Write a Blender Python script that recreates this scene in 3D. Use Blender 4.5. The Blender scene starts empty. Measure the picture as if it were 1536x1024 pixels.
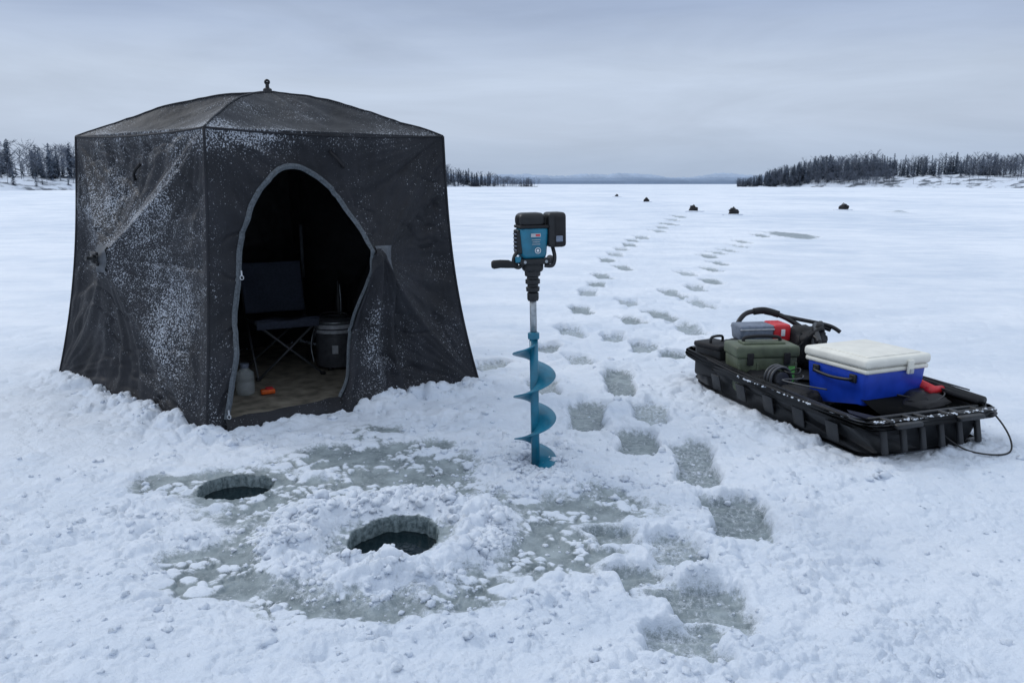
import bpy, bmesh, math, random
import numpy as np
from mathutils import Vector, Matrix
random.seed(7); rng=np.random.default_rng(11)
sc=bpy.context.scene
rad=math.radians
# ------------------------------------------------------------------ noise
_perm=np.random.default_rng(3).permutation(256); _perm=np.concatenate([_perm,_perm])
_ga=np.random.default_rng(5).uniform(0,2*np.pi,256); _gx=np.cos(_ga); _gy=np.sin(_ga)
_r1=np.random.default_rng(6).uniform(0,1,256); _r2=np.random.default_rng(8).uniform(0,1,256); _r3=np.random.default_rng(9).uniform(.55,1,256)
def pn(x,y,seed=0):
    x=np.asarray(x,float)+seed*17.31; y=np.asarray(y,float)+seed*9.77
    xi=np.floor(x).astype(np.int64); yi=np.floor(y).astype(np.int64)
    xf=x-xi; yf=y-yi; xi&=255; yi&=255
    u=xf*xf*xf*(xf*(xf*6-15)+10); v=yf*yf*yf*(yf*(yf*6-15)+10)
    def gr(ix,iy,dx,dy):
        h=_perm[_perm[ix&255]+(iy&255)]
        return _gx[h]*dx+_gy[h]*dy
    a=gr(xi,yi,xf,yf); b=gr(xi+1,yi,xf-1,yf); c=gr(xi,yi+1,xf,yf-1); d=gr(xi+1,yi+1,xf-1,yf-1)
    return ((a+u*(b-a))*(1-v)+(c+u*(d-c))*v)*1.5
def fbm(x,y,o=3,seed=0):
    s=0;a=1;t=0
    for i in range(o):
        s=s+a*pn(x*2**i,y*2**i,seed+i*3); t+=a; a*=.5
    return s/t
def domes(x,y,seed=0):
    x=np.asarray(x,float)+seed*13.7; y=np.asarray(y,float)+seed*7.3
    xi=np.floor(x).astype(np.int64); yi=np.floor(y).astype(np.int64); best=np.zeros(x.shape)
    for i in (-1,0,1):
        for j in (-1,0,1):
            a=xi+i;b=yi+j; h=_perm[_perm[a&255]+(b&255)]
            dx=a+_r1[h]-x; dy=b+_r2[h]-y; r=_r3[h]*.82
            q=1-(dx*dx+dy*dy)/(r*r)
            best=np.maximum(best,np.sqrt(np.clip(q,0,1))*_r3[h])
    return best
def sst(e0,e1,x):
    t=np.clip((x-e0)/(e1-e0),0,1); return t*t*(3-2*t)
# ------------------------------------------------------------------ materials
def newmat(name):
    m=bpy.data.materials.new(name); m.use_nodes=True
    nt=m.node_tree; b=nt.nodes['Principled BSDF']; return m,nt,b
def setin(b,**k):
    for n,v in k.items():
        n=n.replace('_',' ')
        if n in b.inputs: b.inputs[n].default_value=v
def simple(name,col,rough=.5,metal=0,var=.25,scale=30,bump=.15,coat=0,spec=.5):
    m,nt,b=newmat(name)
    tc=nt.nodes.new('ShaderNodeTexCoord'); n=nt.nodes.new('ShaderNodeTexNoise'); n.inputs['Scale'].default_value=scale; n.inputs['Detail'].default_value=4
    nt.links.new(tc.outputs['Object'],n.inputs['Vector'])
    mr=nt.nodes.new('ShaderNodeMapRange'); mr.inputs[1].default_value=.3; mr.inputs[2].default_value=.7
    mr.inputs[3].default_value=1-var; mr.inputs[4].default_value=1+var
    nt.links.new(n.outputs['Fac'],mr.inputs[0])
    mx=nt.nodes.new('ShaderNodeVectorMath'); mx.operation='SCALE'; mx.inputs[0].default_value=col
    nt.links.new(mr.outputs[0],mx.inputs['Scale']); nt.links.new(mx.outputs[0],b.inputs['Base Color'])
    if bump:
        mr2=nt.nodes.new('ShaderNodeMapRange'); mr2.inputs[3].default_value=max(0,rough-.12); mr2.inputs[4].default_value=min(1,rough+.12)
        nt.links.new(n.outputs['Fac'],mr2.inputs[0]); nt.links.new(mr2.outputs[0],b.inputs['Roughness'])
        bp=nt.nodes.new('ShaderNodeBump'); bp.inputs['Strength'].default_value=bump; bp.inputs['Distance'].default_value=.004
        n2=nt.nodes.new('ShaderNodeTexNoise'); n2.inputs['Scale'].default_value=scale*8; nt.links.new(tc.outputs['Object'],n2.inputs['Vector'])
        nt.links.new(n2.outputs['Fac'],bp.inputs['Height']); nt.links.new(bp.outputs[0],b.inputs['Normal'])
    else: b.inputs['Roughness'].default_value=rough
    setin(b,Metallic=metal); b.inputs['Specular IOR Level'].default_value=spec
    if coat: b.inputs['Coat Weight'].default_value=coat
    return m
def snow_mat(name):
    m,nt,b=newmat(name); L=nt.links.new
    geo=nt.nodes.new('ShaderNodeNewGeometry')
    at=nt.nodes.new('ShaderNodeAttribute'); at.attribute_name='wet'
    def noise(scale,det,rg,vec=None):
        n=nt.nodes.new('ShaderNodeTexNoise'); n.inputs['Scale'].default_value=scale; n.inputs['Detail'].default_value=det; n.inputs['Roughness'].default_value=rg
        L(vec or geo.outputs['Position'],n.inputs['Vector']); return n
    n1=noise(42,5,.68); n2=noise(9,4,.6); n3=noise(210,2,.6)
    def math_(op,a,b_,c=None):
        q=nt.nodes.new('ShaderNodeMath'); q.operation=op
        for i,k in enumerate((a,b_,c)):
            if k is None: continue
            if isinstance(k,(int,float)): q.inputs[i].default_value=k
            else: L(k,q.inputs[i])
        return q.outputs[0]
    a=math_('MULTIPLY_ADD',n1.outputs['Fac'],1.7,-.85); a2=math_('MULTIPLY_ADD',n2.outputs['Fac'],1.1,-.55)
    a3=math_('MULTIPLY_ADD',n3.outputs['Fac'],.8,-.4)
    s2=math_('ADD',math_('ADD',math_('ADD',a,a2),a3),at.outputs['Fac'])
    mr=nt.nodes.new('ShaderNodeMapRange'); mr.interpolation_type='SMOOTHSTEP'; mr.inputs[1].default_value=.15; mr.inputs[2].default_value=.95; L(s2,mr.inputs[0])
    g=nt.nodes.new('ShaderNodeMapRange'); g.inputs[1].default_value=.02; g.inputs[2].default_value=.35; L(at.outputs['Fac'],g.inputs[0])
    mm=math_('MULTIPLY',mr.outputs[0],g.outputs[0])
    mp=nt.nodes.new('ShaderNodeMapping'); mp.inputs['Scale'].default_value=(.035,.02,1); L(geo.outputs['Position'],mp.inputs['Vector'])
    n4=noise(2.2,6,.66,mp.outputs[0])
    mp5=nt.nodes.new('ShaderNodeMapping'); mp5.inputs['Scale'].default_value=(.35,.55,1); mp5.inputs['Rotation'].default_value=(0,0,.25); L(geo.outputs['Position'],mp5.inputs['Vector'])
    n5=noise(1.6,5,.65,mp5.outputs[0])
    cmb=math_('ADD',math_('MULTIPLY',n4.outputs['Fac'],.6),math_('MULTIPLY',n5.outputs['Fac'],.4))
    r4=nt.nodes.new('ShaderNodeValToRGB'); r4.color_ramp.elements[0].position=.40; r4.color_ramp.elements[0].color=(.63,.705,.81,1)
    r4.color_ramp.elements[1].position=.56; r4.color_ramp.elements[1].color=(.83,.875,.94,1); L(cmb,r4.inputs[0])
    ri=nt.nodes.new('ShaderNodeValToRGB'); ri.color_ramp.elements[0].position=.35; ri.color_ramp.elements[0].color=(.16,.20,.215,1)
    ri.color_ramp.elements[1].position=.68; ri.color_ramp.elements[1].color=(.37,.43,.455,1); L(n2.outputs['Fac'],ri.inputs[0])
    mx=nt.nodes.new('ShaderNodeMix'); mx.data_type='RGBA'; L(mm,mx.inputs['Factor']); L(r4.outputs[0],mx.inputs['A']); L(ri.outputs[0],mx.inputs['B'])
    # solid ice around / inside the drilled holes (wet attribute above 1)
    dz=nt.nodes.new('ShaderNodeMapRange'); dz.inputs[1].default_value=1.02; dz.inputs[2].default_value=1.5; L(at.outputs['Fac'],dz.inputs[0])
    ric=nt.nodes.new('ShaderNodeValToRGB'); ric.color_ramp.elements[0].position=.4; ric.color_ramp.elements[0].color=(.075,.11,.12,1)
    ric.color_ramp.elements[1].position=.62; ric.color_ramp.elements[1].color=(.22,.28,.30,1); L(n1.outputs['Fac'],ric.inputs[0])
    mx2=nt.nodes.new('ShaderNodeMix'); mx2.data_type='RGBA'; L(dz.outputs[0],mx2.inputs['Factor']); L(mx.outputs['Result'],mx2.inputs['A']); L(ric.outputs[0],mx2.inputs['B'])
    L(mx2.outputs['Result'],b.inputs['Base Color'])
    rr=nt.nodes.new('ShaderNodeMapRange'); rr.inputs[3].default_value=.85; rr.inputs[4].default_value=.36; L(mm,rr.inputs[0]); L(rr.outputs[0],b.inputs['Roughness'])
    hs=math_('MULTIPLY_ADD',n3.outputs['Fac'],.40,n1.outputs['Fac'])
    bp=nt.nodes.new('ShaderNodeBump'); bp.inputs['Strength'].default_value=.75; bp.inputs['Distance'].default_value=.013; L(hs,bp.inputs['Height']); L(bp.outputs[0],b.inputs['Normal'])
    b.inputs['Specular IOR Level'].default_value=.3
    return m
M={}
M['snow']=snow_mat('snow_surface')
M['black']=simple('black_plastic',(.012,.013,.015),.42,scale=20,var=.3,spec=.4)
M['blackr']=simple('black_rubber',(.016,.016,.018),.68,scale=40,spec=.3)
M['sled']=simple('sled_polyethylene',(.017,.019,.022),.46,scale=9,var=.4,bump=.3,spec=.45)
M['teal']=simple('teal_paint',(.008,.15,.24),.36,scale=14,var=.25,coat=.1)
M['steel']=simple('brushed_steel',(.36,.39,.41),.38,metal=.85,scale=50)
M['blue']=simple('blue_cooler_plastic',(.008,.050,.44),.36,scale=12,var=.15)
M['white']=simple('white_plastic',(.78,.765,.69),.48,scale=10,var=.07,bump=.08)
M['green']=simple('olive_plastic',(.085,.105,.065),.5,scale=15)
M['red']=simple('red_plastic',(.58,.02,.03),.42,scale=15,var=.12)
M['orange']=simple('orange_plastic',(.80,.13,.02),.5)
M['grey']=simple('grey_plastic',(.16,.19,.25),.5)
M['dgrey']=simple('dark_grey_metal',(.07,.075,.085),.42,scale=25)
M['lgrey']=simple('light_grey_plastic',(.42,.44,.47),.5)
M['navy']=simple('navy_canvas',(.040,.050,.078),.85,scale=60)
M['floor']=simple('tent_floor_mat',(.24,.22,.18),.85,scale=9,var=.5)
M['label']=simple('label_white',(.7,.72,.75),.5,var=.05)
M['limegreen']=simple('green_label',(.15,.5,.12),.5)
M['pad']=simple('hub_patch',(.085,.095,.11),.75,scale=40)
M['zip']=simple('zipper_tape',(.075,.09,.105),.6,scale=90,var=.5)
m,nt,b=newmat('dark_water'); setin(b,Base_Color=(.004,.012,.016,1),Roughness=.06); b.inputs['IOR'].default_value=1.33; M['water']=m
tc=nt.nodes.new('ShaderNodeTexNoise'); tc.inputs['Scale'].default_value=14; bp=nt.nodes.new('ShaderNodeBump'); bp.inputs['Strength'].default_value=.25; bp.inputs['Distance'].default_value=.01
nt.links.new(tc.outputs['Fac'],bp.inputs['Height']); nt.links.new(bp.outputs[0],b.inputs['Normal'])
m,nt,b=newmat('clear_plastic'); setin(b,Base_Color=(.6,.66,.68,1),Roughness=.15,Alpha=.35); M['clear']=m
def fabric(name,base,frosty=True):
    m,nt,b=newmat(name); L=nt.links.new
    geo=nt.nodes.new('ShaderNodeNewGeometry')
    def noise(scale,det,rg):
        n=nt.nodes.new('ShaderNodeTexNoise'); n.inputs['Scale'].default_value=scale; n.inputs['Detail'].default_value=det; n.inputs['Roughness'].default_value=rg
        L(geo.outputs['Position'],n.inputs['Vector']); return n
    def madd(a,k,c):
        q=nt.nodes.new('ShaderNodeMath'); q.operation='MULTIPLY_ADD'; L(a,q.inputs[0]); q.inputs[1].default_value=k
        if isinstance(c,(int,float)): q.inputs[2].default_value=c
        else: L(c,q.inputs[2])
        return q.outputs[0]
    n=noise(3.5,5,.6)
    r=nt.nodes.new('ShaderNodeValToRGB'); r.color_ramp.elements[0].position=.3; r.color_ramp.elements[1].position=.75
    r.color_ramp.elements[0].color=(*[k*.7 for k in base],1); r.color_ramp.elements[1].color=(*[k*1.5 for k in base],1); L(n.outputs['Fac'],r.inputs[0])
    out=r.outputs[0]
    if frosty:
        at=nt.nodes.new('ShaderNodeAttribute'); at.attribute_name='frost'
        v=noise(105,3,.62); w=noise(3.6,6,.72)
        sp=nt.nodes.new('ShaderNodeSeparateXYZ'); L(geo.outputs['Normal'],sp.inputs[0])
        c=madd(w.outputs['Fac'],.42,v.outputs['Fac']); c=madd(at.outputs['Fac'],.20,c); c=madd(sp.outputs['Z'],.05,c)
        mr=nt.nodes.new('ShaderNodeMapRange'); mr.inputs[1].default_value=.935; mr.inputs[2].default_value=1.0; L(c,mr.inputs[0])
        m4=madd(mr.outputs[0],.55,madd(at.outputs['Fac'],.012,0.0))
        mx=nt.nodes.new('ShaderNodeMix'); mx.data_type='RGBA'; L(m4,mx.inputs['Factor']); L(out,mx.inputs['A']); mx.inputs['B'].default_value=(.70,.75,.83,1); out=mx.outputs['Result']
    L(out,b.inputs['Base Color']); setin(b,Roughness=.66); b.inputs['Specular IOR Level'].default_value=.28
    nb=noise(20,4,.55)
    bp=nt.nodes.new('ShaderNodeBump'); bp.inputs['Strength'].default_value=.4; bp.inputs['Distance'].default_value=.016; L(nb.outputs['Fac'],bp.inputs['Height']); L(bp.outputs[0],b.inputs['Normal'])
    return m
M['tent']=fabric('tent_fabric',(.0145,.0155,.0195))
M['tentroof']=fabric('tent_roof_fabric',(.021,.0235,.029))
M['liner']=fabric('tent_liner',(.022,.023,.025),False)
# ------------------------------------------------------------------ mesh helpers
def empty(name,loc=(0,0,0),rotz=0):
    e=bpy.data.objects.new(name,None); e.empty_display_size=.2; e.location=loc; e.rotation_euler=(0,0,rotz); sc.collection.objects.link(e); return e
def mobj(name,v,f,mat,parent=None,loc=(0,0,0),rot=(0,0,0),smooth=True):
    me=bpy.data.meshes.new(name); me.from_pydata([tuple(p) for p in v],[],[tuple(q) for q in f]); me.update()
    me.materials.append(mat)
    if smooth: me.polygons.foreach_set('use_smooth',[True]*len(me.polygons))
    o=bpy.data.objects.new(name,me); o.location=loc; o.rotation_euler=rot; sc.collection.objects.link(o)
    if parent: o.parent=parent
    return o
def box(name,size,loc,mat,parent=None,rot=(0,0,0),bevel=.01,seg=3,taper=1.,tapery=None):
    bm=bmesh.new(); bmesh.ops.create_cube(bm,size=1)
    for v in bm.verts:
        k=taper if v.co.z<0 else 1; ky=(tapery if tapery else taper) if v.co.z<0 else 1
        v.co=Vector((v.co.x*size[0]*k,v.co.y*size[1]*ky,v.co.z*size[2]))
    if bevel: bmesh.ops.bevel(bm,geom=list(bm.edges),offset=min(bevel,min(size)*.45),segments=seg,affect='EDGES',profile=.5)
    me=bpy.data.meshes.new(name); bm.to_mesh(me); bm.free(); me.materials.append(mat)
    me.polygons.foreach_set('use_smooth',[True]*len(me.polygons))
    try: me.set_sharp_from_angle(angle=rad(50))
    except Exception: pass
    o=bpy.data.objects.new(name,me); o.location=loc; o.rotation_euler=rot; sc.collection.objects.link(o)
    if parent: o.parent=parent
    return o
def tubegeo(pts,r,seg=10,caps=True):
    pts=[Vector(p) for p in pts]; n=len(pts); rs=r if hasattr(r,'__len__') else [r]*n
    V=[];F=[]; up=None
    for i,p in enumerate(pts):
        t=(pts[min(i+1,n-1)]-pts[max(i-1,0)]).normalized()
        if up is None:
            up=Vector((0,0,1)) if abs(t.z)<.9 else Vector((1,0,0))
        s=t.cross(up).normalized(); up=s.cross(t).normalized()
        for k in range(seg):
            a=2*math.pi*k/seg; V.append(p+(s*math.cos(a)+up*math.sin(a))*rs[i])
    for i in range(n-1):
        for k in range(seg):
            a=i*seg+k; b2=i*seg+(k+1)%seg; F.append((a,b2,b2+seg,a+seg))
    if caps: F.append(tuple(range(seg-1,-1,-1))); F.append(tuple((n-1)*seg+k for k in range(seg)))
    return V,F
def smoothpts(pts,n=8):
    P=[Vector(p) for p in pts]; out=[]
    for i in range(len(P)-1):
        p0=P[max(i-1,0)];p1=P[i];p2=P[i+1];p3=P[min(i+2,len(P)-1)]
        for k in range(n):
            t=k/n; out.append(.5*((2*p1)+(p2-p0)*t+(2*p0-5*p1+4*p2-p3)*t*t+(3*p1-p0-3*p2+p3)*t**3))
    out.append(P[-1]); return out
def tube(name,pts,r,mat,parent=None,seg=10,sm=0,loc=(0,0,0),rot=(0,0,0)):
    if sm: pts=smoothpts(pts,sm)
    v,f=tubegeo(pts,r,seg); return mobj(name,v,f,mat,parent,loc,rot)
def lathe(name,prof,mat,parent=None,loc=(0,0,0),rot=(0,0,0),seg=32):
    V=[];F=[]
    for r,z in prof:
        for k in range(seg):
            a=2*math.pi*k/seg; V.append((r*math.cos(a),r*math.sin(a),z))
    for i in range(len(prof)-1):
        for k in range(seg):
            a=i*seg+k;b2=i*seg+(k+1)%seg; F.append((a,b2,b2+seg,a+seg))
    F.append(tuple(range(seg-1,-1,-1))); F.append(tuple((len(prof)-1)*seg+k for k in range(seg)))
    o=mobj(name,V,F,mat,parent,loc,rot)
    try: o.data.set_sharp_from_angle(angle=rad(40))
    except Exception: pass
    return o
def gridobj(name,P,mat,parent=None,attr=None,aname='frost',mask=None,loc=(0,0,0)):
    n,m2=P.shape[:2]; V=P.reshape(-1,3).astype(np.float32)
    i,j=np.meshgrid(np.arange(n-1),np.arange(m2-1),indexing='ij')
    a=(i*m2+j); F=np.stack([a,a+1,a+m2+1,a+m2],-1).reshape(-1,4)
    if mask is not None: F=F[~mask.reshape(-1)]
    me=bpy.data.meshes.new(name); me.vertices.add(len(V)); me.vertices.foreach_set('co',V.ravel())
    me.loops.add(F.size); me.loops.foreach_set('vertex_index',F.ravel().astype(np.int32))
    me.polygons.add(len(F)); me.polygons.foreach_set('loop_start',(np.arange(len(F))*4).astype(np.int32))
    me.polygons.foreach_set('use_smooth',np.ones(len(F),bool))
    me.update(calc_edges=True); me.validate(); me.materials.append(mat)
    if attr is not None:
        at=me.attributes.new(aname,'FLOAT','POINT'); at.data.foreach_set('value',attr.reshape(-1).astype(np.float32))
    o=bpy.data.objects.new(name,me); o.location=loc; sc.collection.objects.link(o)
    if parent: o.parent=parent
    return o
# ------------------------------------------------------------------ layout
N0=np.array((-1.85,4.63,-.02));R0=np.array((-.25,6.0,-.02));L0=np.array((-3.65,6.27,-.02));B0=np.array((-2.05,7.64,-.02))
N1=np.array((-1.79,4.8,1.82));R1=np.array((-.5,5.98,1.833));L1=np.array((-3.28,6.2,1.845));B1=np.array((-2.02,7.38,1.84))
PEAK=np.array((-1.76,6.0,2.145)); TC=np.array((-1.95,6.1,0))
SL0=(1.90,4.12); SA=rad(19.5); SW=1.0; SLN=1.98
sx=np.array((math.cos(SA),math.sin(SA))); sy=np.array((-math.sin(SA),math.cos(SA)))
AUG=(.128,4.105)
FP=[(1.01,4.21,.125,.42),(1.02,3.47,.15,.27),(.66,3.12,.14,.20),(.52,2.86,.12,.15),(.73,2.67,.15,.19),(.60,2.44,.14,.12),(.84,6.04,.12,.48),(1.24,7.43,.14,.29),(1.85,8.40,.15,.5),(1.74,9.29,.15,.39),(2.42,10.27,.16,.48),(2.28,11.25,.14,.50),(.51,5.12,.125,.38),(.92,5.20,.13,.32),(.72,4.56,.13,.26),(.44,3.27,.10,.10),(.63,8.20,.14,.35),(.87,9.70,.14,.37),(1.10,11.25,.14,.43),(.32,7.34,.12,.25),(3.13,12.60,.16,.45),(2.99,13.77,.16,.45),(4.02,15.56,.16,.5),(1.53,13.35,.15,.5),(2.29,17.5,.17,.6),(2.97,20.25,.18,.7),(3.7,23.1,.2,.8),(4.74,26.4,.22,.9),(6.0,30.9,.25,1.1),(5.05,18.6,.19,.6),(6.17,21.4,.2,.7),(7.4,23.9,.2,.8),(-.19,6.63,.14,.22),(4.17,17.1,.18,.6),(2.04,14.7,.15,.5),(.6,6.84,.12,.25),
(3.3,21.8,.18,.6),(2.6,18.9,.18,.6),(5.3,28.5,.22,.9),(1.9,16.2,.16,.5),(5.6,19.9,.18,.6),(4.6,17.9,.17,.5),(3.6,14.4,.16,.45),(6.9,34.5,.28,1.3),(1.3,12.2,.14,.4),(7.8,38,.3,1.5),(1.5,10.3,.14,.35),(1.35,8.9,.13,.35),(.25,5.9,.12,.25),(2.75,11.8,.15,.4),(1.45,7.0,.12,.2),(1.0,7.9,.12,.25)]
WET=[(-.66,4.22,.66,.38),(-1.17,2.98,.34,.28),(-.58,2.74,.36,.22),(.24,3.52,.46,.40),(-.87,4.75,.24,.20),(-1.72,3.86,.26,.20),(-.2,2.80,.26,.20),(-.95,3.72,.42,.34),(-1.40,3.83,.36,.30),(.40,3.25,.22,.20),(-.9,3.2,.46,.36),(0.05,3.1,.36,.26),(-.5,3.5,1.05,.62),(-.05,3.9,.3,.3),(8.3,24.,.6,2.0)]
HOLES=[(-.508,3.225,.182,.195),(-1.40,3.83,.172,.165)]
def segd(x,y,A,B):
    ax,ay=A[0],A[1];dx,dy=B[0]-ax,B[1]-ay
    t=np.clip(((x-ax)*dx+(y-ay)*dy)/(dx*dx+dy*dy),0,1)
    return np.hypot(x-ax-t*dx,y-ay-t*dy),t
def inside(x,y,poly):
    r=np.ones_like(x,bool); n=len(poly)
    for i in range(n):
        a=poly[i];b2=poly[(i+1)%n]
        r&=((b2[0]-a[0])*(y-a[1])-(b2[1]-a[1])*(x-a[0]))>0
    return r
def terrain(x,y):
    x=np.asarray(x,float);y=np.asarray(y,float)
    sp=np.clip(.0006*y*y,.0055,None)
    tx=np.interp(y,[1.5,3,4,5,6,7.5,10,14,20,30,60],[.7,.85,.95,.75,.85,1.2,1.9,2.4,4.0,6.2,11])
    D=np.exp(-(((x+.3)/2.0)**2+((y-3.75)/1.5)**2)**1.6)
    trail=np.exp(-((x-tx)/(.6+.085*y))**2)*np.clip(1.15-y/70,0,1)
    d1,t1=segd(x,y,N0,R0);d2,_=segd(x,y,N0,L0);d3,_=segd(x,y,R0,B0)
    dt=np.minimum(np.minimum(d1,d2),d3)
    lx=(x-SL0[0])*sx[0]+(y-SL0[1])*sx[1]; ly=(x-SL0[0])*sy[0]+(y-SL0[1])*sy[1]
    ds=np.hypot(np.maximum(np.maximum(-lx+.06,lx-SW+.06),0),np.maximum(np.maximum(-ly+.06,ly-SLN+.15),0))
    patchy=.5+.9*fbm(x*.9,y*.6,3,41)
    pt2=sst(.2,.7,.5+.9*fbm(x*2.3,y*2.0,3,47))
    D=np.maximum.reduce([D*(.55+.45*pt2),trail*(.40+.5*pt2),np.exp(-(dt/.35)**2)*.65,np.exp(-(ds/.3)**2)*.45])
    D=np.clip(D+.08+.28*np.clip(patchy,0,1)*pt2+.15*sst(5,9,y),0,1)
    wx=x+.025*pn(x*9,y*9,61)+.008*pn(x*30,y*30,63); wy=y+.025*pn(x*9,y*9,62)+.008*pn(x*30,y*30,64)
    bil=0
    for f,a,s in ((6.5,.42,1),(14,.30,2),(30,.20,3),(62,.12,4)):
        wt=np.clip(1.7-sp*f*2.6,0,1)
        near=wt>0
        if near.any():
            q=np.zeros(x.shape); q[near]=domes(wx[near]*f,wy[near]*f,s)
            keep=sst(-.45,.15,pn(x*f*.23,y*f*.23,s+80))
            bil=bil+a*wt*q*keep
    und=.030*fbm(x*.55,y*.55,3,20)*np.clip(1.3-y/25,0.2,1)
    rip=.014*fbm(x*1.1+.3*y,y*2.6,4,60)*np.clip(2-y/14,0.5,1)
    q=(x*.42+y*.907); gr=.011*pn(q*7,(x*.907-y*.42)*.4,77)*sst(.9,1.6,x)*sst(4.2,3.4,y)
    soft=.011*fbm(x*6,y*6,4,91)
    h=und+rip+gr+soft*(.35+D)+(bil-.25)*(.012+.072*D)
    W=np.full(x.shape,-9.)
    for cx,cy,a,b2 in WET:
        W=np.maximum(W,1-np.hypot((x-cx)/a,(y-cy)/b2))
    W=W+.55*fbm(x*2.4,y*2.4,5,31)+.10
    W=sst(-.02,.48,W)*(y<30)
    lm=np.zeros(x.shape); nr=(y<6)
    lm[nr]=np.maximum(domes(wx[nr]*12,wy[nr]*12,9)*sst(.0,.30,pn(x[nr]*3.3,y[nr]*3.3,95)),.7*domes(wx[nr]*27,wy[nr]*27,12)*sst(-.05,.25,pn(x[nr]*6.,y[nr]*6.,97)))
    W0=W; W=W*(1-.9*sst(.28,.6,lm))
    # shavings: ring round the big hole, pile round the auger
    hx,hy=HOLES[0][:2]; rr=np.hypot(x-hx,(y-hy)); ang=np.arctan2(y-hy,x-hx)
    R0_=.37+.03*np.sin(ang*2+1)+.06*fbm(np.cos(ang)*1.5+5,np.sin(ang)*1.5,2,8)
    heap=np.where(rr<R0_,np.exp(-((rr-R0_)/.14)**2),np.exp(-((rr-R0_)/(.15+.03*np.sin(ang*3)))**2))*(1-.30*np.clip(-np.sin(ang),0,1))
    rb=np.hypot((x-AUG[0]),(y-AUG[1])); ab=np.arctan2(y-AUG[1],x-AUG[0])
    Rb=.20+.05*np.clip(-np.sin(ab),0,1)+.03*fbm(np.cos(ab)*1.5+2,np.sin(ab)*1.5,2,18)
    heap2=np.where(rb<Rb,np.exp(-((rb-Rb)/.17)**2),np.exp(-((rb-Rb)/(.13+.05*np.clip(-np.sin(ab),0,1)))**2))
    r4=np.hypot((x+1.78),(y-3.50)/1.1); heap4=np.exp(-(r4/.16)**2)
    hm=np.clip(heap*1.0+heap2*1.0+heap4*.5,0,1)
    kk=(1-np.clip(hm*1.5-.12+.5*(bil-.3),0,1)); W=W*kk; W0=W0*kk
    icy=-.024+.008*fbm(x*6,y*6,4,12)+.030*lm
    h=h*(1-W0)+icy*W0
    chunk=np.maximum(domes(wx*10,wy*10,21),.8*domes(wx*19,wy*19,22))
    h=h*(1-.5*heap2)+heap*(.012+.055*bil+.040*chunk)+heap2*(.0+.045*bil+.035*chunk)+heap4*(.015+.04*bil)
    for i,(cx,cy,a,b2) in enumerate(FP):
        a*=1.06
        sel=(np.abs(x-cx)<a*2.2)&(np.abs(y-cy)<b2*2.2)
        if not sel.any(): continue
        xs=x[sel];ys=y[sel]
        w=.32*fbm(xs*9,ys*7,4,i+50)
        kx=(xs-cx)/a-.22*np.sin((ys-cy)/b2*1.6+i); ky=(ys-cy)/b2
        wa=1-.16*np.cos(ky*math.pi*1.1+.3)
        d=(np.abs(kx/wa)**2.6+np.abs(ky)**2.8)**(1/2.6)+w
        ins=sst(1.10,.80,d); rim=np.exp(-((d-1.25)/.22)**2)
        tr=.006*np.sin(ys*2*math.pi/(.055 if cy<7 else .12)+2*xs*6+1.5*pn(xs*8,ys*8,5))*(cy<9)
        depth=.050 if cy<7 else .062
        hh=h[sel]; hb_=hh*(1-.6*np.clip(1.6-d,0,1)); fl=-depth+tr+.012*fbm(xs*14,ys*14,3,3)
        h[sel]=hb_*(1-ins)+fl*ins+rim*(.006+.018*bil[sel])*(1-ins)
        W[sel]=np.maximum(W[sel]*(1-rim*.6),ins*(.80+.14*np.sin(i*2.3)) )
    for i,(cx,cy,a,b2) in enumerate(HOLES):
        rr=np.hypot((x-cx)/a,(y-cy)/b2)+.10*pn(x*6,y*6,70+i)+.06*pn(x*19,y*19,71)+.03*pn(x*50,y*50,72)
        k=sst(1.05,.93,rr); near=np.exp(-(np.clip(rr-1,0,9)/.10)**2)
        lip=np.exp(-(np.clip(rr-1,0,9)/.28)**2)
        h=h*(1-.75*lip)
        h=h*(1-k)+(-.42)*k; W=np.maximum(W,2*sst(1.13,1.02,rr))
        if i: W=np.maximum(W,near*.8*(rr>.9))
    door=(t1>.05)&(t1<.46)&(d1<.4)
    bank=np.exp(-(dt/.15)**2)*(.022+.085*bil)*np.where(door,.35,1)
    h=h+bank; W=W*(1-np.clip(np.exp(-(dt/.10)**2)*1.2,0,1))
    ti=inside(x,y,[N0,R0,B0,L0])&(dt>.02)
    h=np.where(ti,-.03,h)
    h=h+np.exp(-(ds/.10)**2)*(.0+.035*bil)*(ds>0)
    h=np.where(ds<=0,np.minimum(h,-.0),h)
    ex=np.exp(-(((x-8.3)/.8)**2+((y-24)/1.2)**2)); h=h+ex*.12*(bil+.2)
    e2=np.exp(-(((x-19.7)/.5)**2+((y-41.3)/1.2)**2)); h=h+e2*.16; W=np.maximum(W,e2*.7*(y<60))
    return h,np.clip(W,0,2)
rows=[];y=1.75
while y<60: rows.append(y); y+=max(.0055,.0006*y*y)
while y<9000: rows.append(y); y*=1.06
rows=np.array([-60,-20,-8,-3,-1,0,.6,1.1,1.4,1.6]+rows)
cs=np.linspace(-1,1,900); md=np.arange(1.008,1.9,.012); ex=np.array([2.0,2.3,2.8,3.6,5,8,14])
cols=np.concatenate([-ex[::-1],-md[::-1],cs,md,ex])
half=.42+.70*np.clip(rows,1.2,None)
X=half[:,None]*cols[None,:]; Y=np.repeat(rows[:,None],len(cols),1)
Hh,Wt=terrain(X.ravel(),Y.ravel())
Pg=np.stack([X.ravel(),Y.ravel(),Hh],-1).reshape(len(rows),len(cols),3)
ground=gridobj('snow_covered_lake',Pg[:, ::-1],M['snow'],attr=Wt.reshape(len(rows),len(cols))[:, ::-1],aname='wet')
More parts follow.
